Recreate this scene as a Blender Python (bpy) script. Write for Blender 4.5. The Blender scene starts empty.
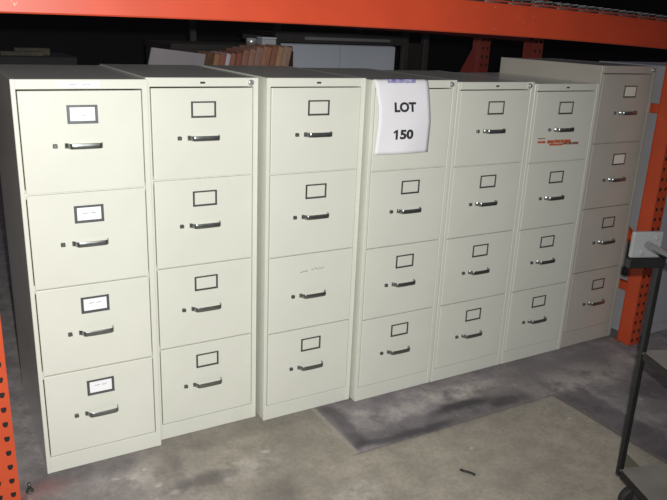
import bpy, bmesh, math, random
from mathutils import Vector, Matrix
random.seed(7)
S = bpy.context.scene
COL = S.collection

# ------------------------------------------------------------------ materials
class NT:
    """small helper for building node maths"""
    def __init__(self, mat):
        self.t = mat.node_tree; self.n = self.t.nodes; self.l = self.t.links
    def new(self, typ, **k):
        a = self.n.new(typ)
        for q, v in k.items(): setattr(a, q, v)
        return a
    def put(self, sock, v):
        if isinstance(v, bpy.types.NodeSocket): self.l.new(v, sock)
        else: sock.default_value = v
    def m(self, op, a, b=0.0, c=0.0, clamp=False):
        d = self.new('ShaderNodeMath', operation=op, use_clamp=clamp)
        self.put(d.inputs[0], a); self.put(d.inputs[1], b); self.put(d.inputs[2], c)
        return d.outputs[0]
    def coords(self):
        return self.new('ShaderNodeTexCoord').outputs['Object']
    def noise(self, vec, scale, detail=4.0, rough=.55, dist=0.0):
        d = self.new('ShaderNodeTexNoise')
        self.put(d.inputs['Vector'], vec); d.inputs['Scale'].default_value = scale
        d.inputs['Detail'].default_value = detail; d.inputs['Roughness'].default_value = rough
        d.inputs['Distortion'].default_value = dist
        return d
    def ramp(self, f, a, b):
        d = self.new('ShaderNodeMapRange', clamp=True, interpolation_type='SMOOTHSTEP')
        self.put(d.inputs[0], f); d.inputs[1].default_value = a; d.inputs[2].default_value = b
        return d.outputs[0]
    def mix(self, f, a, b, mode='MIX'):
        d = self.new('ShaderNodeMix', data_type='RGBA', blend_type=mode)
        self.put(d.inputs[0], f)
        for s, v in ((d.inputs[6], a), (d.inputs[7], b)):
            if isinstance(v, bpy.types.NodeSocket): self.l.new(v, s)
            else: s.default_value = (*v, 1)
        return d.outputs[2]

def srgb(r, g, b):
    f = lambda c: (c / 255 / 12.92) if c / 255 <= .04045 else ((c / 255 + .055) / 1.055) ** 2.4
    return (f(r), f(g), f(b))

def base_mat(name, col, rough=.5, metal=0.0, spec=.5):
    m = bpy.data.materials.new(name); m.use_nodes = True
    b = m.node_tree.nodes['Principled BSDF']
    b.inputs['Base Color'].default_value = (*col, 1)
    b.inputs['Roughness'].default_value = rough
    b.inputs['Metallic'].default_value = metal
    b.inputs['Specular IOR Level'].default_value = spec
    return m, b

def mottled(name, col, rough=.5, metal=0.0, amount=.12, scale=6.0, bump=.0, spec=.5, dark=None):
    """plain surface with faint procedural mottling"""
    m, b = base_mat(name, col, rough, metal, spec)
    t = NT(m); v = t.coords()
    n = t.noise(v, scale, 5)
    d = dark or tuple(c * (1 - amount) for c in col)
    l = tuple(min(1, c * (1 + amount * .6)) for c in col)
    c = t.mix(t.ramp(n.outputs[0], .3, .7), d, l)
    t.l.new(c, b.inputs['Base Color'])
    r = t.m('MULTIPLY_ADD', n.outputs[0], .15, rough - .075)
    t.l.new(r, b.inputs['Roughness'])
    if bump:
        bp = t.new('ShaderNodeBump'); bp.inputs['Strength'].default_value = bump; bp.inputs['Distance'].default_value = .002
        t.l.new(t.noise(v, scale * 30, 2).outputs[0], bp.inputs['Height']); t.l.new(bp.outputs[0], b.inputs['Normal'])
    return m

def painted(name, col, chip, chipcol, rough=.45):
    """painted steel with chipped flecks"""
    m, b = base_mat(name, col, rough)
    t = NT(m); v = t.coords()
    n1 = t.noise(v, 5, 4); n2 = t.noise(v, 45, 6, .7); n3 = t.noise(v, 3.1, 2)
    c = t.mix(t.ramp(n1.outputs[0], .3, .75), tuple(x * .88 for x in col), col)
    k = t.m('MULTIPLY', t.ramp(n2.outputs[0], chip, chip + .05), t.ramp(n3.outputs[0], .5, .62))
    c = t.mix(k, c, chipcol)
    t.l.new(c, b.inputs['Base Color'])
    return m

M = {}
M['putty'] = mottled('putty_enamel', (.685, .70, .615), .42, amount=.03, scale=3.0, bump=.03, spec=.35)
M['taupe'] = mottled('taupe_enamel', (.50, .475, .41), .45, amount=.05, scale=3.0, bump=.03, spec=.35)
for k_ in ('putty', 'taupe'):
    b_ = M[k_].node_tree.nodes['Principled BSDF']; b_.inputs['Coat Weight'].default_value = .8; b_.inputs['Coat Roughness'].default_value = .22
M['chrome'] = mottled('brushed_chrome', (.33, .35, .335), .30, .95, .12, 25)
M['bright'] = mottled('bright_chrome', (.70, .70, .68), .28, .75, .05, 20)
M['mirror'] = mottled('polished_chrome', (.85, .85, .84), .12, 1.0, .04, 20)
M['holder'] = mottled('dark_nickel', (.115, .12, .118), .42, .55, .1, 30)
M['pewter'] = mottled('pale_nickel', (.13, .14, .145), .42, .55, .1, 30)
M['latch'] = mottled('latch_metal', (.16, .16, .15), .4, .7, .1, 40)
M['card'] = mottled('white_card', (.86, .86, .88), .8, amount=.02)
M['ivory'] = mottled('ivory_card', (.80, .77, .66), .8, amount=.03)
M['ink'] = mottled('grey_ink', (.22, .22, .24), .8)
M['paper'] = mottled('copy_paper', (.80, .80, .825), .85, amount=.02, scale=8)
M['black_ink'] = mottled('toner', (.025, .025, .03), .7)
M['blue_tape'] = mottled('blue_tape', (.10, .09, .28), .5, amount=.5, scale=60, dark=(.45, .44, .60))
M['orange'] = painted('orange_enamel', (.56, .064, .021), .645, (.75, .36, .26))
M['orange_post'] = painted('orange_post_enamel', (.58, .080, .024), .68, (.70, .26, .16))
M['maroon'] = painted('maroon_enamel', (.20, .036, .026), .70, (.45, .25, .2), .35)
M['dark'] = mottled('dark_steel', (.02, .02, .02), .6)
M['steel'] = mottled('galvanised_wire', (.13, .13, .125), .45, .6, .15, 40)
M['sticker'] = mottled('orange_print', (.55, .13, .05), .6, amount=.3, scale=90)
M['sticker_brown'] = mottled('brown_print', (.30, .13, .09), .6, amount=.3, scale=90)
M['bluegrey'] = mottled('blue_grey_enamel', (.50, .54, .60), .5, amount=.06, scale=2)
M['greyboard'] = mottled('grey_board', (.24, .22, .235), .7, amount=.08, scale=3)
M['greymetal'] = mottled('grey_enamel', (.42, .42, .44), .45, amount=.06, scale=3)
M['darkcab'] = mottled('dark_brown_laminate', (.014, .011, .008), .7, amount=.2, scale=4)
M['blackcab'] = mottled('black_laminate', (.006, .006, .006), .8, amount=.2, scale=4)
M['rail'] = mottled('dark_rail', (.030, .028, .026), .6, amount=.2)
M['strip'] = mottled('pale_strip', (.15, .15, .155), .6)
M['cartblack'] = mottled('black_cart_enamel', (.007, .007, .007), .55, amount=.2, scale=10)
M['carttray'] = mottled('worn_steel_tray', (.25, .235, .21), .42, .1, .18, 5)
M['cartcap'] = mottled('grey_plastic', (.24, .25, .25), .45, amount=.06, scale=12)
M['olive'] = mottled('olive_gusset', (.10, .10, .07), .5, amount=.1)
M['rubber'] = mottled('black_rubber', (.018, .018, .02), .7)
M['wallmat'] = mottled('dark_wall', (.012, .012, .013), .9, amount=.2, scale=1)
M['plate'] = mottled('dusty_plate', (.25, .15, .14), .8, amount=.3, scale=25)
WOODS = [mottled('wood_%d' % i, c, .7, amount=.25, scale=18) for i, c in enumerate([
    (.30, .185, .13), (.26, .135, .075), (.24, .085, .055), (.42, .38, .42), (.25, .10, .065), (.22, .075, .05),
    (.25, .115, .08), (.28, .15, .105), (.26, .15, .12), (.30, .14, .085), (.24, .10, .06), (.33, .20, .11)])]
M['lumber'] = mottled('old_lumber', (.045, .04, .024), .8, amount=.4, scale=20)

# ------------------------------------------------------------------ mesh builder
class MB:
    def __init__(self): self.bm = bmesh.new()
    def box(self, x0, x1, y0, y1, z0, z1, bev=0.0, mi=0, seg=1):
        r = bmesh.ops.create_cube(self.bm, size=1.0)
        vs = r['verts']
        for v in vs:
            v.co = Vector(((x0 + x1) / 2 + v.co.x * (x1 - x0), (y0 + y1) / 2 + v.co.y * (y1 - y0), (z0 + z1) / 2 + v.co.z * (z1 - z0)))
        fs = set(f for v in vs for f in v.link_faces)
        if bev:
            es = list({e for v in vs for e in v.link_edges})
            rb = bmesh.ops.bevel(self.bm, geom=es, offset=bev, segments=seg, affect='EDGES', profile=.5)
            fs = set(f for f in rb['faces']) | {f for v in rb['verts'] for f in v.link_faces}
        for f in fs: f.material_index = mi
        return self
    def prism(self, pts, axis, a, b, mi=0):
        """polygon pts (2D) extruded along axis between a and b"""
        def mk(p, t):
            return {'x': (t, p[0], p[1]), 'y': (p[0], t, p[1]), 'z': (p[0], p[1], t)}[axis]
        A = [self.bm.verts.new(mk(p, a)) for p in pts]; B = [self.bm.verts.new(mk(p, b)) for p in pts]
        n = len(pts); fs = [self.bm.faces.new(A), self.bm.faces.new(B[::-1])]
        for i in range(n): fs.append(self.bm.faces.new((A[i], B[i], B[(i + 1) % n], A[(i + 1) % n])))
        for f in fs: f.material_index = mi
        return self
    def tube(self, p, q, r, n=12, mi=0, r2=None, smooth=True):
        p, q = Vector(p), Vector(q); d = (q - p).normalized()
        u = d.orthogonal().normalized(); w = d.cross(u); r2 = r if r2 is None else r2
        A = [self.bm.verts.new(p + r * (math.cos(2 * math.pi * i / n) * u + math.sin(2 * math.pi * i / n) * w)) for i in range(n)]
        B = [self.bm.verts.new(q + r2 * (math.cos(2 * math.pi * i / n) * u + math.sin(2 * math.pi * i / n) * w)) for i in range(n)]
        fs = [self.bm.faces.new(A), self.bm.faces.new(B[::-1])]
        for i in range(n):
            f = self.bm.faces.new((A[i], B[i], B[(i + 1) % n], A[(i + 1) % n])); f.smooth = smooth; fs.append(f)
        for f in fs: f.material_index = mi
        return self
    def strap(self, pts, th, h):
        """flat strap following a path in xy (thickness th, height h along z)"""
        n = len(pts); rings = []
        for i, (x, y) in enumerate(pts):
            a = Vector(pts[max(i - 1, 0)]); b = Vector(pts[min(i + 1, n - 1)]); t = (b - a).normalized()
            nx, ny = t.y, -t.x
            rings.append([self.bm.verts.new((x + s * nx * th / 2, y + s * ny * th / 2, z)) for s, z in ((1, -h / 2 + .0015), (1, h / 2 - .0015), (.4, h / 2), (-1, h / 2 - .001), (-1, -h / 2 + .001), (.4, -h / 2))])
        for a, b in zip(rings, rings[1:]):
            for k in range(6):
                f = self.bm.faces.new((a[k], a[(k + 1) % 6], b[(k + 1) % 6], b[k])); f.smooth = True
        self.bm.faces.new(rings[0]); self.bm.faces.new(rings[-1][::-1])
        return self
    def scribble(self, x0, x1, y, z, h, n, mi, w=.0015):
        """a row of tiny illegible pen strokes lying on a front face"""
        xs = [x0 + (x1 - x0) * i / n for i in range(n + 1)]
        zs = [z + (random.random() - .5) * h for _ in xs]
        for i in range(n):
            dx, dz = xs[i + 1] - xs[i], zs[i + 1] - zs[i]; L = math.hypot(dx, dz) or 1
            nx, nz = -dz / L * w / 2, dx / L * w / 2
            A = [(xs[i] + nx, zs[i] + nz), (xs[i + 1] + nx, zs[i + 1] + nz), (xs[i + 1] - nx, zs[i + 1] - nz), (xs[i] - nx, zs[i] - nz)]
            self.prism(A, 'y', y, y - .0003, mi)
        return self
    def mesh(self, name, mats):
        bmesh.ops.recalc_face_normals(self.bm, faces=self.bm.faces[:])
        me = bpy.data.meshes.new(name); self.bm.to_mesh(me); self.bm.free()
        for m in (mats if isinstance(mats, (list, tuple)) else [mats]): me.materials.append(m)
        return me

def link(name, me, parent=None, loc=(0, 0, 0), label=None):
    o = bpy.data.objects.new(name, me); COL.objects.link(o)
    o.parent = parent; o.location = loc
    if label: o['label'] = label
    return o

def tag(o, label, cat, group=None):
    o['label'] = label; o['category'] = cat
    if group: o['group'] = group
    return o

def thing(name, label, cat, loc=(0, 0, 0), rz=0.0, group=None):
    o = bpy.data.objects.new(name, None); COL.objects.link(o)
    o.empty_display_size = .1; o.location = loc; o.rotation_euler = (0, 0, rz)
    return tag(o, label, cat, group)

# ------------------------------------------------------------------ camera
cp = Vector((-0.2165, -2.2111, 1.5003))
yaw, pit, rol = math.radians(30.4527), math.radians(17.7178), math.radians(2.4761)
fw = Vector((math.sin(yaw) * math.cos(pit), math.cos(yaw) * math.cos(pit), -math.sin(pit)))
rt = Vector((math.cos(yaw), -math.sin(yaw), 0)); up = rt.cross(fw)
r2 = math.cos(rol) * rt + math.sin(rol) * up; u2 = -math.sin(rol) * rt + math.cos(rol) * up
cam = bpy.data.cameras.new('camera'); cam.sensor_width = 36; cam.lens = 36 * 698.98 / 667
cam.clip_start = .02
co = bpy.data.objects.new('camera', cam); COL.objects.link(co)
mw = Matrix((r2, u2, -fw)).transposed().to_4x4(); mw.translation = cp
co.matrix_world = mw
S.camera = co

# ------------------------------------------------------------------ floor and back wall
def floor_material():
    m, b = base_mat('stained_concrete', (.3, .27, .24), .72, 0, .3)
    t = NT(m); v = t.coords()
    warp = t.noise(v, 4.5, 5, .6)
    sub = t.new('ShaderNodeVectorMath', operation='SUBTRACT'); t.l.new(warp.outputs['Color'], sub.inputs[0]); sub.inputs[1].default_value = (.5, .5, .5)
    sc = t.new('ShaderNodeVectorMath', operation='SCALE'); t.l.new(sub.outputs[0], sc.inputs[0]); sc.inputs['Scale'].default_value = .11
    ad = t.new('ShaderNodeVectorMath', operation='ADD'); t.l.new(v, ad.inputs[0]); t.l.new(sc.outputs[0], ad.inputs[1])
    sp = t.new('ShaderNodeSeparateXYZ'); t.l.new(ad.outputs[0], sp.inputs[0]); wx, wy = sp.outputs[0], sp.outputs[1]
    sq = t.new('ShaderNodeSeparateXYZ'); t.l.new(v, sq.inputs[0]); sx, sy = sq.outputs[0], sq.outputs[1]
    def band(c, lo, hi, soft):
        a = t.ramp(c, lo - soft, lo + soft); d = t.ramp(c, hi - soft, hi + soft)
        return t.m('MULTIPLY', a, t.m('SUBTRACT', 1.0, d))
    def box(x0, x1, y0, y1, s, X=wx, Y=wy, sy_=None):
        return t.m('MULTIPLY', band(X, x0, x1, s), band(Y, y0, y1, sy_ or s))
    def blob(x, y, rx, ry, soft=.6, X=wx, Y=wy):
        dx = t.m('DIVIDE', t.m('SUBTRACT', X, x), rx); dy = t.m('DIVIDE', t.m('SUBTRACT', Y, y), ry)
        d = t.m('SQRT', t.m('ADD', t.m('MULTIPLY', dx, dx), t.m('MULTIPLY', dy, dy)))
        return t.m('SUBTRACT', 1.0, t.ramp(d, 1 - soft, 1 + soft))
    big = t.noise(v, 1.7, 6, .6); mid = t.noise(v, 9, 6, .65); fine = t.noise(v, 60, 4, .7)
    tan = t.mix(t.ramp(mid.outputs[0], .3, .72), (.300, .275, .228), (.420, .385, .315))
    grey = t.mix(t.ramp(mid.outputs[0], .3, .72), (.205, .190, .198), (.390, .358, .360))
    # which slabs are the greyer ones
    trench = box(1.03, 2.03, -.345, 1.5, .012, sx, sy)
    rightside = t.ramp(sx, 2.02, 2.05)
    leftgrey = t.m('SUBTRACT', 1.0, t.ramp(wx, .10, .62))
    g = t.m('MAXIMUM', t.m('MAXIMUM', trench, rightside), t.m('MULTIPLY', leftgrey, .85))
    c = t.mix(g, tan, grey)
    c = t.mix(t.m('MULTIPLY', t.ramp(big.outputs[0], .46, .64), .34), c, (.21, .19, .165))
    # pale scuffs
    sc2 = t.noise(v, 14, 7, .75, .6)
    c = t.mix(t.m('MULTIPLY', t.ramp(sc2.outputs[0], .60, .70), .55), c, (.52, .48, .42))
    for x, y, rx, ry, k in [(.28, -.13, .05, .05, .45), (.63, -.24, .10, .05, .5), (.90, -.56, .08, .06, .45), (1.66, -.15, .20, .045, .7), (1.35, -.18, .12, .05, .4), (1.20, -.12, .06, .03, .4), (2.28, -.28, .24, .10, .85), (2.62, -.25, .12, .06, .5), (2.36, -.55, .05, .04, .4), (.42, -.32, .03, .09, .4)]:
        c = t.mix(t.m('MULTIPLY', t.m('MULTIPLY', blob(x, y, rx, ry), t.ramp(mid.outputs[0], .35, .6)), k), c, (.60, .55, .50))
    for x, y, r_ in [(.262, -.118, .017), (.36, -.262, .016), (.315, -.10, .010), (.205, -.11, .010), (.72, -.175, .014), (.55, -.27, .012), (.33, -.20, .009), (1.30, -.235, .012), (1.93, -.52, .010), (1.42, -.50, .010), (2.36, -.55, .012)]:
        c = t.mix(t.m('MULTIPLY', blob(x, y, r_, r_ * .7, .8), .6), c, (.62, .58, .54))
    # dirt lines and smears, plus a darker band along the cabinet feet
    dk = (.045, .040, .050)
    blotch = t.ramp(mid.outputs[0], .34, .58)
    for msk, k in [
        (t.m('MULTIPLY', box(1.04, 1.95, -.345, -.245, .045), blotch), .62),
        (box(1.05, 1.46, -.350, -.31, .03), .30),
        (blob(1.60, -.25, .15, .028), .85), (blob(1.36, -.325, .14, .022), .7), (blob(1.80, -.30, .10, .03), .6), (blob(1.15, -.33, .12, .02), .5),
        (box(1.035, 1.105, -.34, .0, .022), .55),
        (box(2.03, 2.20, -1.3, -.36, .02), .55),
        (t.m('MULTIPLY', box(2.0, 2.62, -.33, -.05, .08), blotch), .32),
        (t.m('MULTIPLY', blob(2.52, -.52, .20, .12), blotch), .7),
        (blob(2.35, -.95, .35, .22), .45),
        (box(-.3, 2.9, -.06, .1, .03), .22),  # darker band where the cabinet row meets the floor
        (blob(.66, -.41, .085, .07), .45), (blob(.48, -.25, .12, .03), .5), (blob(.40, -.16, .02, .16), .2),
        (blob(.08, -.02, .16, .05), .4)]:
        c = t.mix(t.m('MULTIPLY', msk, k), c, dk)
    # joints between slabs
    c = t.mix(t.m('MULTIPLY', box(1.012, 1.032, -.345, .6, .005, sx, sy), .55), c, (.40, .37, .33))
    c = t.mix(t.m('MULTIPLY', box(1.0, 2.03, -.352, -.343, .004, sx, sy), .5), c, (.09, .08, .08))
    c = t.mix(t.m('MULTIPLY', box(2.024, 2.034, -3, -.345, .004, sx, sy), .6), c, (.07, .065, .06))
    # red paint dust by the left post
    c = t.mix(t.m('MULTIPLY', t.m('MULTIPLY', blob(-.04, -.06, .10, .06), blotch), .32), c, (.40, .12, .11))
    c = t.mix(t.m('MULTIPLY', t.ramp(fine.outputs[0], .35, .7), .24), c, (.10, .09, .085))
    t.l.new(c, b.inputs['Base Color'])
    bp = t.new('ShaderNodeBump'); bp.inputs['Strength'].default_value = .25; bp.inputs['Distance'].default_value = .004
    t.l.new(mid.outputs[0], bp.inputs['Height']); t.l.new(bp.outputs[0], b.inputs['Normal'])
    return m

fl = link('floor', MB().box(-5, 9, -6, 6.2, -.12, 0).mesh('floor', floor_material())); fl['kind'] = 'structure'
wb = link('wall_back', MB().box(-5, 9, 6.0, 6.2, 0, 5.0).mesh('wall_back', M['wallmat'])); wb['kind'] = 'structure'

wr = link('wall_right', MB().box(8.8, 9, -6, 6, 0, 5.0).mesh('wall_right', M['wallmat'])); wr['kind'] = 'structure'

# ------------------------------------------------------------------ filing cabinets
def strap_path():
    P = [(-.056, -.001), (-.050, -.004)]
    P += [(-.046 + .010 * (1 - math.cos(a)), -.006 - .017 * math.sin(a)) for a in [i * math.pi / 12 for i in range(1, 7)]]
    P += [(-.015, -.0245), (.015, -.0245)]
    P += [(.040 + .012 * math.sin(a), -.0115 - .0125 * math.cos(a)) for a in [i * math.pi / 12 for i in range(0, 7)]]
    P += [(.053, -.001)]
    return P
HANDLE = MB().strap(strap_path(), .0032, .0165).mesh('handle', M['chrome'])
LATCH = MB().box(-.0065, .0065, -.007, .001, -.0065, .0065, .0015).box(.004, .0068, -.0085, -.006, -.0055, .0055, .0008).mesh('thumb_latch', M['latch'])
def holder(w, h, bd, mat):
    m = MB()
    m.box(-w/2, w/2, -.0032, 0, h/2 - bd*.8, h/2, .0007); m.box(-w/2, w/2, -.0038, 0, -h/2, -h/2 + bd, .0007)
    m.box(-w/2, -w/2 + bd, -.0034, 0, -h/2, h/2, .0007); m.box(w/2 - bd, w/2, -.0034, 0, -h/2, h/2, .0007)
    return m.mesh('label_holder', mat)
HOLDER = holder(.087, .054, .0064, M['holder'])
HOLDER_PALE = holder(.090, .056, .0085, M['pewter'])
LOCK = MB().tube((0, .001, 0), (0, -.004, 0), .0105, 20).tube((0, -.004, 0), (0, -.010, 0), .0082, 20, r2=.007).box(-.0009, .0009, -.0106, -.0098, -.004, .004, mi=1).mesh('lock', [M['bright'], M['dark']])
BADGE = MB().box(-.0085, .0085, -.0012, .0008, -.0032, .0032, .0006).mesh('badge', M['dark'])

def white_card(i, mat):
    m = MB().box(-.039, .039, -.0022, -.0006, -.022, .0225)
    if mat is M['card']:
        if i == 0: m.scribble(.000, .012, -.0023, -.002, .004, 5, 1)
        else:
            m.scribble(-.020, -.004, -.0023, .003, .0045, 8, 1); m.scribble(.004, .020, -.0023, .003, .0045, 8, 1)
    return m.mesh('label_card', [mat, M['ink']])

DEP = .655
def cabinet(x, y, w, h, label, mat=None, bounds=None, lock=False, badge=True, cards=(), holders=(1, 1, 1, 1), pale=False, gap=.0034, zl=.069, zh=.163, up=(0, 0, 0), dx=0.0):
    mat = mat or M['putty']
    root = thing('filing_cabinet', label, 'filing cabinet', (x, y, 0), 0, 'filing cabinets in the row')
    k = h / 1.32
    B = bounds or [(.0645*k, .3655*k), (.3695*k, .668*k), (.672*k, .9755*k), (.9795*k, 1.2865*k)]
    for q in range(3):
        B[q] = (B[q][0], B[q][1] + up[q]); B[q + 1] = (B[q + 1][0] + up[q], B[q + 1][1])
    st = .0135; sr = .0185
    b = MB(); bv = .0016
    b.box(0, st, 0, DEP, 0, h, bv); b.box(w - sr, w, 0, DEP, 0, h, bv)                  # sides
    b.box(st - .001, w - sr + .001, 0.0004, DEP, B[3][1] + gap, h - .0003, bv)          # top
    b.box(st - .001, w - sr + .001, .0008, .03, 0.0, B[0][0] - gap, bv)                 # kick plate
    b.box(st - .001, w - sr + .001, DEP - .004, DEP - .0005, .002, h - .01)             # back
    b.box(st - .001, w - sr + .001, .03, DEP - .003, .03, .04)                          # bottom
    for (a0, a1), (b0, b1) in zip(B, B[1:]):
        b.box(st - .001, w - sr + .001, .010, .04, a1 - .012, b0 + .012)                # rails behind the drawer gaps
    link('body', b.mesh('body', mat), root)
    cx = w * .487 + dx
    for i, (z0, z1) in enumerate(reversed(B)):
        d = link('drawer', MB().box(st + gap*.7, w - sr - gap*.7, -.0012, .022, z0 - z1, 0, .0022, seg=2)
                 .box(st + .02, w - sr - .02, .02, .60, z0 - z1 + .03, -.06).mesh('drawer', mat), root, (0, 0, z1))
        link('handle', HANDLE, d, (cx, -.0012, -zh), 'chrome strap handle')
        link('thumb_latch', LATCH, d, (cx - .0845, -.0012, -zh), 'small dark metal thumb latch')
        if holders[i]:
            ho = link('label_holder', HOLDER_PALE if pale else HOLDER, d, (cx + .001, -.0012, -zl - .001), 'dark metal label frame')
            if i < len(cards) and cards[i]:
                link('label_card', white_card(i, cards[i]), ho, (0, 0, .003 if (pale and i > 1) else 0), 'white card in the label frame')
    if lock: link('lock', LOCK, root, (w - .028, .0004, h - .0165), 'chrome lock cylinder')
    if badge: link('badge', BADGE, root, (cx, .0004, h - .0165), 'small dark badge')
    return root

CW = M['card']
c1 = cabinet(0, .0213, .3955, 1.3195, 'wide putty filing cabinet with four white label cards and tape on top rim', cards=(CW,)*4, pale=True, badge=False, gap=.0042)
t1 = MB().box(.128, .250, -.0006, .0008, 1.2955, 1.3135); t1.scribble(.163, .183, -.0006, 1.304, .005, 8, 1); t1.scribble(.200, .222, -.0006, 1.304, .005, 8, 1)
link('tape_label', t1.mesh('tape_label', [M['card'], M['ink']]), c1, (0, 0, 0), 'white tape strip with faint writing')
c2 = cabinet(.3972, .0535, .3900, 1.3225, 'putty filing cabinet with chrome lock, second in row beside the white carded one', lock=True, gap=.0042, up=(.001, .004, .008))
c3 = cabinet(.8009, .0099, .3963, 1.3256, 'putty filing cabinet whose third drawer has handwriting instead of a label frame', holders=(1, 1, 0, 1), up=(.001, .004, .008), dx=.007)
c4 = cabinet(1.2068, -.0205, .3937, 1.3210, 'putty filing cabinet with the white LOT 150 sheet over its top drawer', lock=True, up=(0, .002, .003), dx=.010)
c5 = cabinet(1.6057, -.0227, .4094, 1.3138, 'putty filing cabinet between the LOT sheet cabinet and the orange sticker cabinet', lock=True, up=(0, .002, .003), dx=.005)
c6 = cabinet(2.0206, -.0236, .3960, 1.3062, 'putty filing cabinet with orange printed sticker below its top handle', gap=.003, dx=.002)
c7 = cabinet(2.4215, -.0178, .3780, 1.3841, 'taller taupe grey filing cabinet at the end of row by orange post', mat=M['taupe'],
             bounds=[(.0835, .394), (.398, .718), (.722, 1.031), (1.035, 1.347)], lock=True, badge=False, cards=(M['ivory'], M['ivory']), gap=.0032, zl=.077, zh=.174, dx=.024)
# marks on drawers
def drawers(root): return [o for o in root.children if o.name.startswith('drawer')]
d = sorted(drawers(c3), key=lambda o: -o.location.z)[2]
m = MB(); zz = .609 - d.location.z
m.scribble(.145, .179, -.0013, zz - .001, .008, 12, 0, .0017); m.scribble(.192, .203, -.0013, zz + .001, .008, 4, 0, .0017); m.scribble(.207, .248, -.0013, zz + .003, .008, 14, 0, .0017)
link('handwriting', m.mesh('handwriting', mottled('faint_pen', (.17, .17, .15), .8)), d, (0, 0, 0), 'faint handwritten pen marks')
d = sorted(drawers(c6), key=lambda o: -o.location.z)[0]
m = MB(); z0 = -d.location.z
def bar(x0, x1, z, h, mi): m.prism([(x0, z + z0 - h/2), (x1, z + z0 - h/2 - .025*(x1-x0)), (x1, z + z0 + h/2 - .025*(x1-x0)), (x0, z + z0 + h/2)], 'y', -.0010, -.0016, mi)
bar(.052, .080, 1.0735, .0045, 1); bar(.082, .096, 1.0728, .0045, 1)
bar(.052, .073, 1.058, .010, 0); bar(.0745, .100, 1.0575, .010, 0)
bar(.110, .151, 1.0575, .014, 0); bar(.1525, .191, 1.058, .014, 0); bar(.1925, .213, 1.057, .014, 0); bar(.2145, .256, 1.0565, .014, 0)
bar(.124, .166, 1.0445, .009, 0); bar(.168, .208, 1.0435, .009, 0); bar(.210, .240, 1.046, .009, 1); bar(.243, .270, 1.0455, .010, 1); bar(.272, .308, 1.0455, .011, 1)
link('sticker', m.mesh('sticker', [M['sticker'], M['sticker_brown']]), d, (0, 0, 0), 'orange and brown printed sticker')

# the lot sheet hanging over the fourth cabinet
sheet = thing('paper_sign', 'white paper sheet reading LOT 150 taped over the rim of a filing cabinet', 'sign', (1.2068, -.0205, 0))
def sheet_bow(u, s):
    s = max(0, s); k = s / .29
    return .031 * min(1, s / .15) ** .85 + .004 * k * math.sin(math.pi * u) + .002 * k * math.sin(7 * u + s * 14)
bm = bmesh.new(); NX, NZ = 14, 22; grid = []
H4 = 1.3210
for j in range(NZ + 1):
    row = []; v = j / NZ
    for i in range(NX + 1):
        u = i / NX
        s = v * .290 - .020                      # distance below the rim; negative lies on top
        left = .004 + .011 * min(1, max(0, s) / .09) - .014 * max(0, (s - .1) / .19)
        right = .247 + .004 * math.sin(max(0, s) * 9)
        x = left + (right - left) * u
        bow = sheet_bow(u, s)
        if s < 0: y, z = -s - .004, H4 + .0012
        else: y, z = -.0040 - bow, H4 + .0012 - s
        row.append(bm.verts.new((x, y, z)))
    grid.append(row)
for j in range(NZ):
    for i in range(NX):
        f = bm.faces.new((grid[j][i], grid[j + 1][i], grid[j + 1][i + 1], grid[j][i + 1])); f.smooth = True
me = bpy.data.meshes.new('sheet'); bm.to_mesh(me); bm.free(); me.materials.append(M['paper'])
so = link('sheet', me, sheet); sm = so.modifiers.new('thickness', 'SOLIDIFY'); sm.thickness = .0005; sm.offset = 0
def text_mesh(s, size, wide, bold):
    cu = bpy.data.curves.new('t', 'FONT'); cu.body = s; cu.size = size; cu.offset = bold; cu.extrude = .0003; cu.align_x = 'CENTER'
    o = bpy.data.objects.new('t', cu); COL.objects.link(o)
    bpy.context.view_layer.update()
    me = bpy.data.meshes.new_from_object(o.evaluated_get(bpy.context.evaluated_depsgraph_get()))
    xs = [v.co.x for v in me.vertices]; zs = [v.co.y for v in me.vertices]; k = wide / (max(xs) - min(xs)); mid = (max(xs) + min(xs)) / 2; z0 = min(zs); kz = size_h / (max(zs) - z0)
    for v in me.vertices: v.co = Vector(((v.co.x - mid) * k, 0 - v.co.z, (v.co.y - z0) * kz))
    bpy.data.objects.remove(o); bpy.data.curves.remove(cu)
    return me
for s, x, z, w_, size_h in (('LOT', .1330, 1.2065, .098, .036), ('50', .1395, 1.1065, .060, .036), ('1', .0895, 1.1065, .022, .036)):
    if s == '1':
        b1 = MB(); b1.prism([(.0005, 0), (.0100, 0), (.0100, .036), (.0025, .036), (-.0085, .0290), (-.0085, .0215), (.0005, .0260)], 'y', -.0003, .0003)
        me = b1.mesh('lettering', [])
    else: me = text_mesh(s, .05, w_, .0022)
    me.materials.clear(); me.materials.append(M['black_ink'])
    for v in me.vertices:
        u = (v.co.x + x) / .25; sdist = max(0, H4 - (v.co.z + z))
        v.co.y += -.0040 - sheet_bow(u, sdist) - .0022
    link('lettering', me, sheet, (x, 0, z), 'bold black printed lettering')
m = MB(); m.prism([(-.0062, 1.3240), (-.0047, 1.3240), (-.0085, 1.3110), (-.0100, 1.3110)], 'x', .060, .186); m.box(.060, .186, -.0068, .020, 1.3229, 1.3240)
link('tape', m.mesh('tape', M['blue_tape']), sheet, (0, 0, 0), 'blue tape strip')

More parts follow.
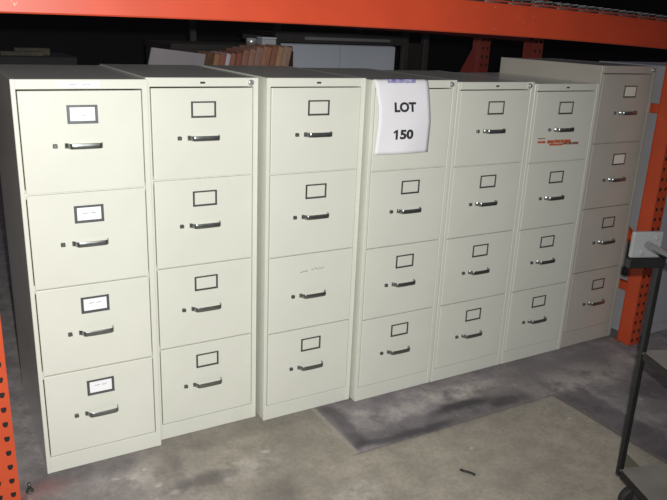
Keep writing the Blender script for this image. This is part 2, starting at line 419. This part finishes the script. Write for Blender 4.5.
# ------------------------------------------------------------------ pallet rack around the row
PW, PD = .076, .075
def post_mesh(h, mat, holes=True):
    m = MB(); p = .0495; n = int(h / p); bmm = m.bm
    hw = PW / 2
    def ring(zc, xa, xb):
        xm = (xa + xb) / 2
        outer = [(xa, zc - p/2), (xm, zc - p/2), (xb, zc - p/2), (xb, zc), (xb, zc + p/2), (xm, zc + p/2), (xa, zc + p/2), (xa, zc)]
        r = .0084
        inner = [(-r*.55, zc - r*1.1), (0, zc - r*1.15), (r*.55, zc - r*1.1), (r*.95, zc), (r*.85, zc + r*.85), (0, zc + r*.95), (-r*.85, zc + r*.85), (-r*.95, zc)]
        return outer, [(a + xm, b) for a, b in inner]
    if holes:
        for i in range(n):
          for xa, xb in ((-hw, 0), (0, hw)):
            o, q = ring(p/2 + i * p, xa, xb)
            O = [bmm.verts.new((a, 0, b)) for a, b in o]; I = [bmm.verts.new((a, 0, b)) for a, b in q]; J = [bmm.verts.new((a, .003, b)) for a, b in q]
            for k in range(8):
                bmm.faces.new((O[k], O[(k+1) % 8], I[(k+1) % 8], I[k])); f = bmm.faces.new((I[k], I[(k+1) % 8], J[(k+1) % 8], J[k])); f.material_index = 1
        bmesh.ops.remove_doubles(bmm, verts=bmm.verts[:], dist=1e-5)
        h = n * p
        m.box(-hw + .004, hw - .004, .022, .026, .001, h, mi=1)     # dark plate added behind the holes to stand in for shade
        m.box(-hw + .0068, -hw + .008, .004, PD - .004, .001, h, mi=1); m.box(hw - .004, hw - .0025, .002, PD - .002, .001, h, mi=1)  # dark liners added inside the side walls, shade put into their colour
        m.box(-hw, -hw + .0025, 0.0003, PD*.45, 0, h); m.box(-hw + .004, -hw + .0065, PD*.45, PD, 0, h)
        m.box(-hw, -hw + .0065, PD*.42, PD*.47, 0, h)
        m.box(hw - .0025, hw, 0.0003, PD, 0, h)
        m.box(-hw, -hw + .02, PD - .0025, PD, 0, h); m.box(hw - .02, hw, PD - .0025, PD, 0, h)
    else:
        m.box(-hw, hw, 0, PD, 0, h, .004)
    return m.mesh('post', [mat, M['dark']])
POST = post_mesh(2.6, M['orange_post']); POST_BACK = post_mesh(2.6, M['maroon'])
def bar_between(m, x0, x1, y0, z0, y1, z1, t):
    """square tube in a plane of constant x"""
    dy, dz = y1 - y0, z1 - z0; L = math.hypot(dy, dz); ny, nz = -dz / L * t / 2, dy / L * t / 2
    m.prism([(y0 + ny, z0 + nz), (y1 + ny, z1 + nz), (y1 - ny, z1 - nz), (y0 - ny, z0 - nz)], 'x', x0, x1)
FY = -.155; RY = .770
XL, XR = -.139, 2.812                      # post centres
rack = thing('pallet_rack', 'orange steel pallet rack framing the row of filing cabinets', 'rack', (1.34, FY, 0))
def rp(name, me, loc, label=None): return link(name, me, rack, Vector(loc) - Vector((1.34, FY, 0)), label)
rp('post', POST, (XL, FY, 0.004)); rp('post', POST, (XR, FY, 0.004))
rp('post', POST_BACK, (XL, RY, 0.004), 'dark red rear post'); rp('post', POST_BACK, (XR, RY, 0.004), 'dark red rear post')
for cx in (XL, XR):
    for y in (FY, RY): rp('foot_plate', MB().box(-.052, .062, -.005, .11, 0, .005, .001).mesh('foot_plate', M['plate']), (cx, y, 0), 'dusty red base plate')
    for (y0, z0, y1, z1) in ((FY + PD - .01, .285, RY, .285), (FY + PD - .01, .49, RY, 1.12), (FY + PD - .01, 1.19, RY, 1.19)):
        m = MB(); bar_between(m, .002, .030, y0, z0, y1, z1, .042); rp('brace', m.mesh('brace', M['orange_post']), (cx, 0, 0))
def camber(x): return 1.4985 + .0140 * x - .0098 * x * x
def beam_mesh(mat, y0, y1, hgt, lift=0.0, step=True):
    m = MB(); bmm = m.bm; xs = [XL + PW/2 + .002 + (XR - XL - PW - .004) * i / 24 for i in range(25)]; rings = []
    for x in xs:
        z = camber(x) + lift
        prof = [(y0, z + .004), (y0 + .004, z), (y1, z), (y1, z + hgt - .03), (y1 - .022, z + hgt - .03), (y1 - .022, z + hgt), (y0 + .004, z + hgt), (y0, z + hgt - .004)]
        rings.append([bmm.verts.new((x, a, b)) for a, b in prof])
    for a, b in zip(rings, rings[1:]):
        for k in range(8): bmm.faces.new((a[k], a[(k+1) % 8], b[(k+1) % 8], b[k]))
    bmm.faces.new(rings[0]); bmm.faces.new(rings[-1][::-1])
    return m.mesh('beam', mat)
rp('beam', beam_mesh(M['orange'], FY - .004, FY + .052, .122), (0, 0, 0), 'long orange front beam')
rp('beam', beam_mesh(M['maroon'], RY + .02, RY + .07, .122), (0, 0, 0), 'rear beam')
for cx, sgn in ((XL, 1), (XR, -1)):
    rp('end_plate', MB().box(-.012, .012, -.008, -.001, -.03, .16, .001).mesh('end_plate', M['orange']), (cx + sgn * .030, FY, camber(cx)))
bo = MB().tube((0, 0, 0), (0, 0, .004), .013, 14).tube((0, 0, .004), (0, 0, .012), .009, 6, smooth=False).tube((0, 0, .012), (0, 0, .032), .005, 10)
rp('anchor_bolt', bo.mesh('anchor_bolt', M['steel']), (-.066, -.055, .005), 'steel anchor bolt standing in the floor plate')
# wire decks lying on the two beams
DX = [(-.092, .86), (.875, 1.80), (1.815, 2.765)]
for k, (x0, x1) in enumerate(DX):
    m = MB(); nx = 20
    y0, y1 = FY - .008, RY + .07
    zt = lambda x: camber(x) + .1245
    for i in range(nx + 1):
        x = x0 + (x1 - x0) * i / nx
        m.tube((x, y0, zt(x) + .0095), (x, y1, zt(x) + .0095), .0026, 6)
        m.tube((x, y0, zt(x) + .0115), (x, y0, zt(x) - .012), .0026, 6)
    for j in range(11):
        y = y0 + (y1 - y0) * j / 10
        for i in range(8):
            a, b = x0 + (x1 - x0) * i / 8, x0 + (x1 - x0) * (i + 1) / 8
            m.tube((a, y, zt(a) + .0035), (b, y, zt(b) + .0035), .0030, 6)
    for i in range(8):
        a, b = x0 + (x1 - x0) * i / 8, x0 + (x1 - x0) * (i + 1) / 8
        m.tube((a, y0 - .001, zt(a) - .011), (b, y0 - .001, zt(b) - .011), .0028, 6)
    lab = ('galvanised wire deck above the left end of the orange beam', 'galvanised wire deck above the middle of the orange beam', 'galvanised wire deck on the orange beam above the tall taupe cabinet')[k]
    tag(link('wire_deck', m.mesh('wire_deck', M['steel'])), lab, 'wire deck', 'wire decks on the rack beams')

# ------------------------------------------------------------------ second rack row behind (dark red upright)
r2b = thing('rack_upright', 'dark red rack upright with diagonal brace standing behind the cabinets', 'rack', (2.815, 1.21, 0))
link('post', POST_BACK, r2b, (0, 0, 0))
m = MB(); m.prism([(-.055, 1.42), (-.039, 1.46), (-.039, 1.14), (-.27, 1.0), (-.27, 1.06)], 'y', .02, .045)
link('brace', m.mesh('brace', M['maroon']), r2b, (0, 0, 0))

# dark steel shelf frame and the pale cabinet below it
sh = thing('steel_shelf_frame', 'dark steel shelf frame standing over the blue grey cabinet behind', 'shelf', (2.3, 1.95, 0))
def sp(name, m, mat, label=None): return link(name, m.mesh(name, mat), sh, (-2.3, -1.95, 0), label)
sp('post', MB().box(2.728, 2.768, 1.95, 1.99, 0, 1.50, .002), M['rail']); sp('post', MB().box(2.900, 2.945, 1.95, 1.99, 0, 1.50, .002), M['rail'])
sp('post', MB().box(1.36, 1.40, 2.45, 2.49, 0, 1.50, .002), M['rail'])
sp('post', MB().box(2.728, 2.768, 2.55, 2.59, 0, 1.50, .002), M['rail'])
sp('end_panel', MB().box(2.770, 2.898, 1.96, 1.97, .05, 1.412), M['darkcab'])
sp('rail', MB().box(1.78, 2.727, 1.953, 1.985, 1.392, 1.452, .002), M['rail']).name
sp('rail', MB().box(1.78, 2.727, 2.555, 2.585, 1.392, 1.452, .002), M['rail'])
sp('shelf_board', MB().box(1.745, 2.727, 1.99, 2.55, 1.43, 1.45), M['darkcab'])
sp('post', MB().box(1.745, 1.78, 1.95, 1.99, 0, 1.50, .002), M['rail'])
sp('label_strip', MB().box(1.95, 2.61, 1.949, 1.954, 1.412, 1.430), M['strip'], 'pale label strip on the rail')
bg = thing('storage_cabinet', 'blue grey metal cabinet seen behind the middle of the row', 'cabinet', (2.265, 2.03, 0))
link('body', MB().box(-.45, .45, .02, .48, 0, 1.384, .004).mesh('body', M['bluegrey']), bg)
for sx in (-1, 1):
    dd = link('door', MB().box(min(sx*.002, sx*.447), max(sx*.002, sx*.447), 0, .019, .06, 1.380, .002).mesh('door', M['bluegrey']), bg)
    link('handle', MB().box(sx*.03 - .008, sx*.03 + .008, -.02, 0, .75, .87, .003).mesh('handle', M['chrome']), dd)

# low dark cabinet carrying the leaning boards, taller one behind it
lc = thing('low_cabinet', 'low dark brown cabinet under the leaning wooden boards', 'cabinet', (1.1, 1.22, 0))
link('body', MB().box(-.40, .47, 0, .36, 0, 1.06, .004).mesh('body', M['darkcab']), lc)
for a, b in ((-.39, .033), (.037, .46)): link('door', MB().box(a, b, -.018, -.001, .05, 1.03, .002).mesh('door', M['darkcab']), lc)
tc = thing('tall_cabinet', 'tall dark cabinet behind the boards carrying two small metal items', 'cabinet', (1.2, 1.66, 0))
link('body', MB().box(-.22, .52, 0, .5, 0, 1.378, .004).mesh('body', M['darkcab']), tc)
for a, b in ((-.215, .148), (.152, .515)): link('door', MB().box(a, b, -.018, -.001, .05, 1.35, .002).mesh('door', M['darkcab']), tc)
# boards
x = 1.0995; th_list = [.030, .032, .024, .028, .030, .034, .034, .038, .047, .034, .032, .046]
hs = [.293, .291, .294, .296, .299, .312, .318, .328, .331, .333, .333, .335]
words_ = ['first', 'second', 'white edged', 'fourth', 'fifth', 'sixth', 'seventh', 'eighth', 'ninth', 'tenth', 'eleventh', 'last']
lean = math.radians(12)
for i, (tk, hh) in enumerate(zip(th_list, hs)):
    wd = WOODS[(i + 1) % 12]; hh -= .006; pitch_ = tk / math.cos(lean) * .93
    m = MB().box(0, tk - .0015, 0, .24 + .02 * random.random(), 0, hh, .0015)
    o = link('wooden_board', m.mesh('wooden_board', wd), None, (x - .070, 1.265 + .012 * random.random(), 1.0612))
    o.rotation_euler = (0, lean, 0)
    o.location.z += (tk) * math.sin(lean)
    lab = {0: 'first brown wooden board of the leaning row, next to the grey board', 2: 'pale white edged board near the left of the leaning row', 11: 'last wooden board of the leaning row, against the blue grey cabinet'}.get(i, words_[i] + ' wooden board from the left in the leaning row behind cabinets')
    tag(o, lab, 'board', 'wooden boards leaning behind the cabinets')
    x += tk / math.cos(lean) + .0006
# grey board leaning at the left of them
bm = MB(); bm.prism([(0, .026), (.284, 0), (.343, .279), (.068, .306)], 'y', 0, .012)
o = link('grey_board', bm.mesh('grey_board', M['greyboard']), None, (.735, 1.29, 1.0915))
o.location = (.702, 1.29, 1.0612)
tag(o, 'flat grey board standing left of the leaning wooden boards', 'board')
# two shiny items
can = thing('metal_can', 'small shiny chrome can on the tall dark cabinet', 'can', (1.474, 1.71, 1.3782))
link('body', MB().tube((0, 0, 0), (0, 0, .040), .032, 20).mesh('body', M['bright']), can)
link('lid', MB().tube((0, 0, .0405), (0, 0, .045), .033, 20).mesh('lid', M['dark']), can)
gb = thing('metal_box', 'small grey metal box beside the chrome can', 'box', (1.585, 1.70, 1.3782))
link('body', MB().box(-.045, .045, 0, .08, 0, .036, .004).mesh('body', M['greymetal']), gb)
link('lid', MB().box(-.048, .048, -.003, .083, .0365, .046, .003).mesh('lid', M['bluegrey']), gb)
# crate with two planks at the left
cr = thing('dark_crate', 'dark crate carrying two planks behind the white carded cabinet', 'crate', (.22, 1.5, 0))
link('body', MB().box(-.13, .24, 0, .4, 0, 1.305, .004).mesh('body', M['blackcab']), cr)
for k, (px, py, pz, lw) in enumerate(((.215, 1.53, 1.3055, .19), (.27, 1.60, 1.3055, .16))):
    o = link('lumber_plank', MB().box(-lw/2, lw/2, 0, .05, 0, .02 + .014 * k, .002).mesh('lumber_plank', M['lumber']), None, (px, py, pz))
    tag(o, ('thin old plank lying at the front of the dark crate', 'thicker old plank lying further back on the dark crate')[k], 'plank', 'planks on the dark crate')

# grey cabinet in the next bay
gc = thing('steel_cupboard', 'grey steel cupboard in the next bay behind the right orange post', 'cabinet', (3.30, -.12, 0))
link('body', MB().box(-.415, .42, .02, .52, 0, 1.385, .003).mesh('body', M['greymetal']), gc)
for a, b in ((-.412, -.002), (.002, .417)):
    dd = link('door', MB().box(a, b, 0, .019, .07, 1.38, .003).mesh('door', M['greymetal']), gc)
    hx = a + .37 if a < 0 else a + .04
    link('handle', MB().box(hx - .008, hx + .008, -.022, 0, .68, .80, .003).mesh('handle', M['chrome']), dd)

# ------------------------------------------------------------------ utility cart at the right edge
aa = Vector((-.35, -.937, 0)).normalized()
ang = math.atan2(aa.y, aa.x)                 # local +x runs along the end bar towards the viewer, local +y along the cart's length
cart = thing('utility_cart', 'black steel utility cart with chrome push handle at right edge', 'cart', (1.643, -.970, 0), ang)
CE, CL = .46, .80
def cpart(name, m, mat, label=None, parent=None): return link(name, m.mesh(name, mat), parent or cart, (0, 0, 0), label)
for x_, y_ in ((0, 0), (CE, 0), (0, CL), (CE, CL)):
    sx = 1 if x_ == 0 else -1; sy = 1 if y_ == 0 else -1
    x0_, x1_ = sorted((x_, x_ + sx * .016)); y0_, y1_ = sorted((y_, y_ + sy * .018))
    cpart('leg', MB().box(x0_, x1_, y0_, y1_, .118, .897, .002), M['cartblack'])
    cs = cpart('caster', MB().box(x_ + sx*.045 - .022, x_ + sx*.045 + .022, y_ + sy*.05 - .03, y_ + sy*.05 + .03, .104, .1195, .002)
          .box(x_ + sx*.045 - .022, x_ + sx*.045 - .018, y_ + sy*.05 - .015, y_ + sy*.05 + .02, .045, .106).box(x_ + sx*.045 + .018, x_ + sx*.045 + .022, y_ + sy*.05 - .015, y_ + sy*.05 + .02, .045, .106), M['steel'])
    cpart('wheel', MB().tube((x_ + sx*.045 - .014, y_ + sy*.05, .0465), (x_ + sx*.045 + .014, y_ + sy*.05, .0465), .046, 24), M['rubber'], 'black rubber wheel', cs)
for z, nm in ((.12, 'lower_shelf'), (.548, 'middle_shelf')):
    m = MB()
    m.box(.003, CE - .003, .003, CL - .003, z + .018, z + .022, mi=1)
    m.box(.0245, CE - .0245, 0.0, .004, z, z + .026, .001); m.box(.0245, CE - .0245, CL - .004, CL, z, z + .026, .001)
    m.box(0, .004, .0245, CL - .0245, z, z + .020, .001, mi=1); m.box(CE - .004, CE, .0245, CL - .0245, z, z + .020, .001, mi=1)
    link(nm, m.mesh(nm, [M['cartblack'], M['carttray']]), cart, (0, 0, 0), 'worn metal tray with black rim')
m = MB(); m.prism([(.0245, .138), (.0245, .195), (.085, .138)], 'x', .004, .007)
link('gusset', m.mesh('gusset', M['olive']), cart, (0, 0, 0), 'olive corner gusset')
for x_, sg in ((.0, 1), (CE, -1)):
    xa, xb = sorted((x_ - sg * .004, x_ + sg * .020))
    link('handle_arm', MB().box(xa, xb, -.100, .020, .850, .880, .003).mesh('handle_arm', M['cartblack']), cart)
    xa, xb = sorted((x_ - sg * .002, x_ + sg * .012))
    hb = link('handle_bracket', MB().box(xa, xb, -.096, .002, .8805, .962, .005, seg=2).mesh('handle_bracket', M['cartcap']), cart, (0, 0, 0), 'pale grey handle bracket')
    for q, z in ((-.018, .942), (-.060, .896)): link('bolt', MB().tube((x_ + sg * .011, q, z), (x_ + sg * .018, q, z), .0075, 8).mesh('bolt', M['bright']), hb)
link('push_handle', MB().tube((.0125, -.046, .922), (CE - .0125, -.046, .922), .0112, 18).mesh('push_handle', M['mirror']), cart, (0, 0, 0), 'chrome tube handle')

# scrap on the floor
m = MB(); m.strap([(-.03, .012), (-.018, .004), (-.006, .002), (.008, -.004), (.02, -.012)], .010, .006)
o = link('metal_scrap', m.mesh('metal_scrap', M['dark']), None, (1.318, -.624, .0031)); o.rotation_euler = (0, 0, -.62)
tag(o, 'small dark bent scrap lying on the concrete in front of cabinets', 'scrap')

# ------------------------------------------------------------------ light: the camera flash and the dim hall
fl = bpy.data.lights.new('flash', 'SPOT'); fl.energy = 288; fl.shadow_soft_size = .012; fl.spot_size = math.radians(108); fl.spot_blend = 1.0
fl.color = (1, .985, .96)
fo = bpy.data.objects.new('flash', fl); COL.objects.link(fo)
fp = cp + rt * .03 + up * .06
aim = cp + (fw - rt * .16 - up * .04) * 2.0
fo.location = fp; fo.rotation_euler = (aim - fp).to_track_quat('-Z', 'Y').to_euler()
w = bpy.data.worlds.new('hall'); S.world = w; w.use_nodes = True
w.node_tree.nodes['Background'].inputs[0].default_value = (.93, .90, 1.06, 1); w.node_tree.nodes['Background'].inputs[1].default_value = .112

S.view_settings.view_transform = 'Standard'; S.view_settings.look = 'None'; S.view_settings.gamma = 1; S.view_settings.use_curve_mapping = False
S.view_settings.exposure = 0
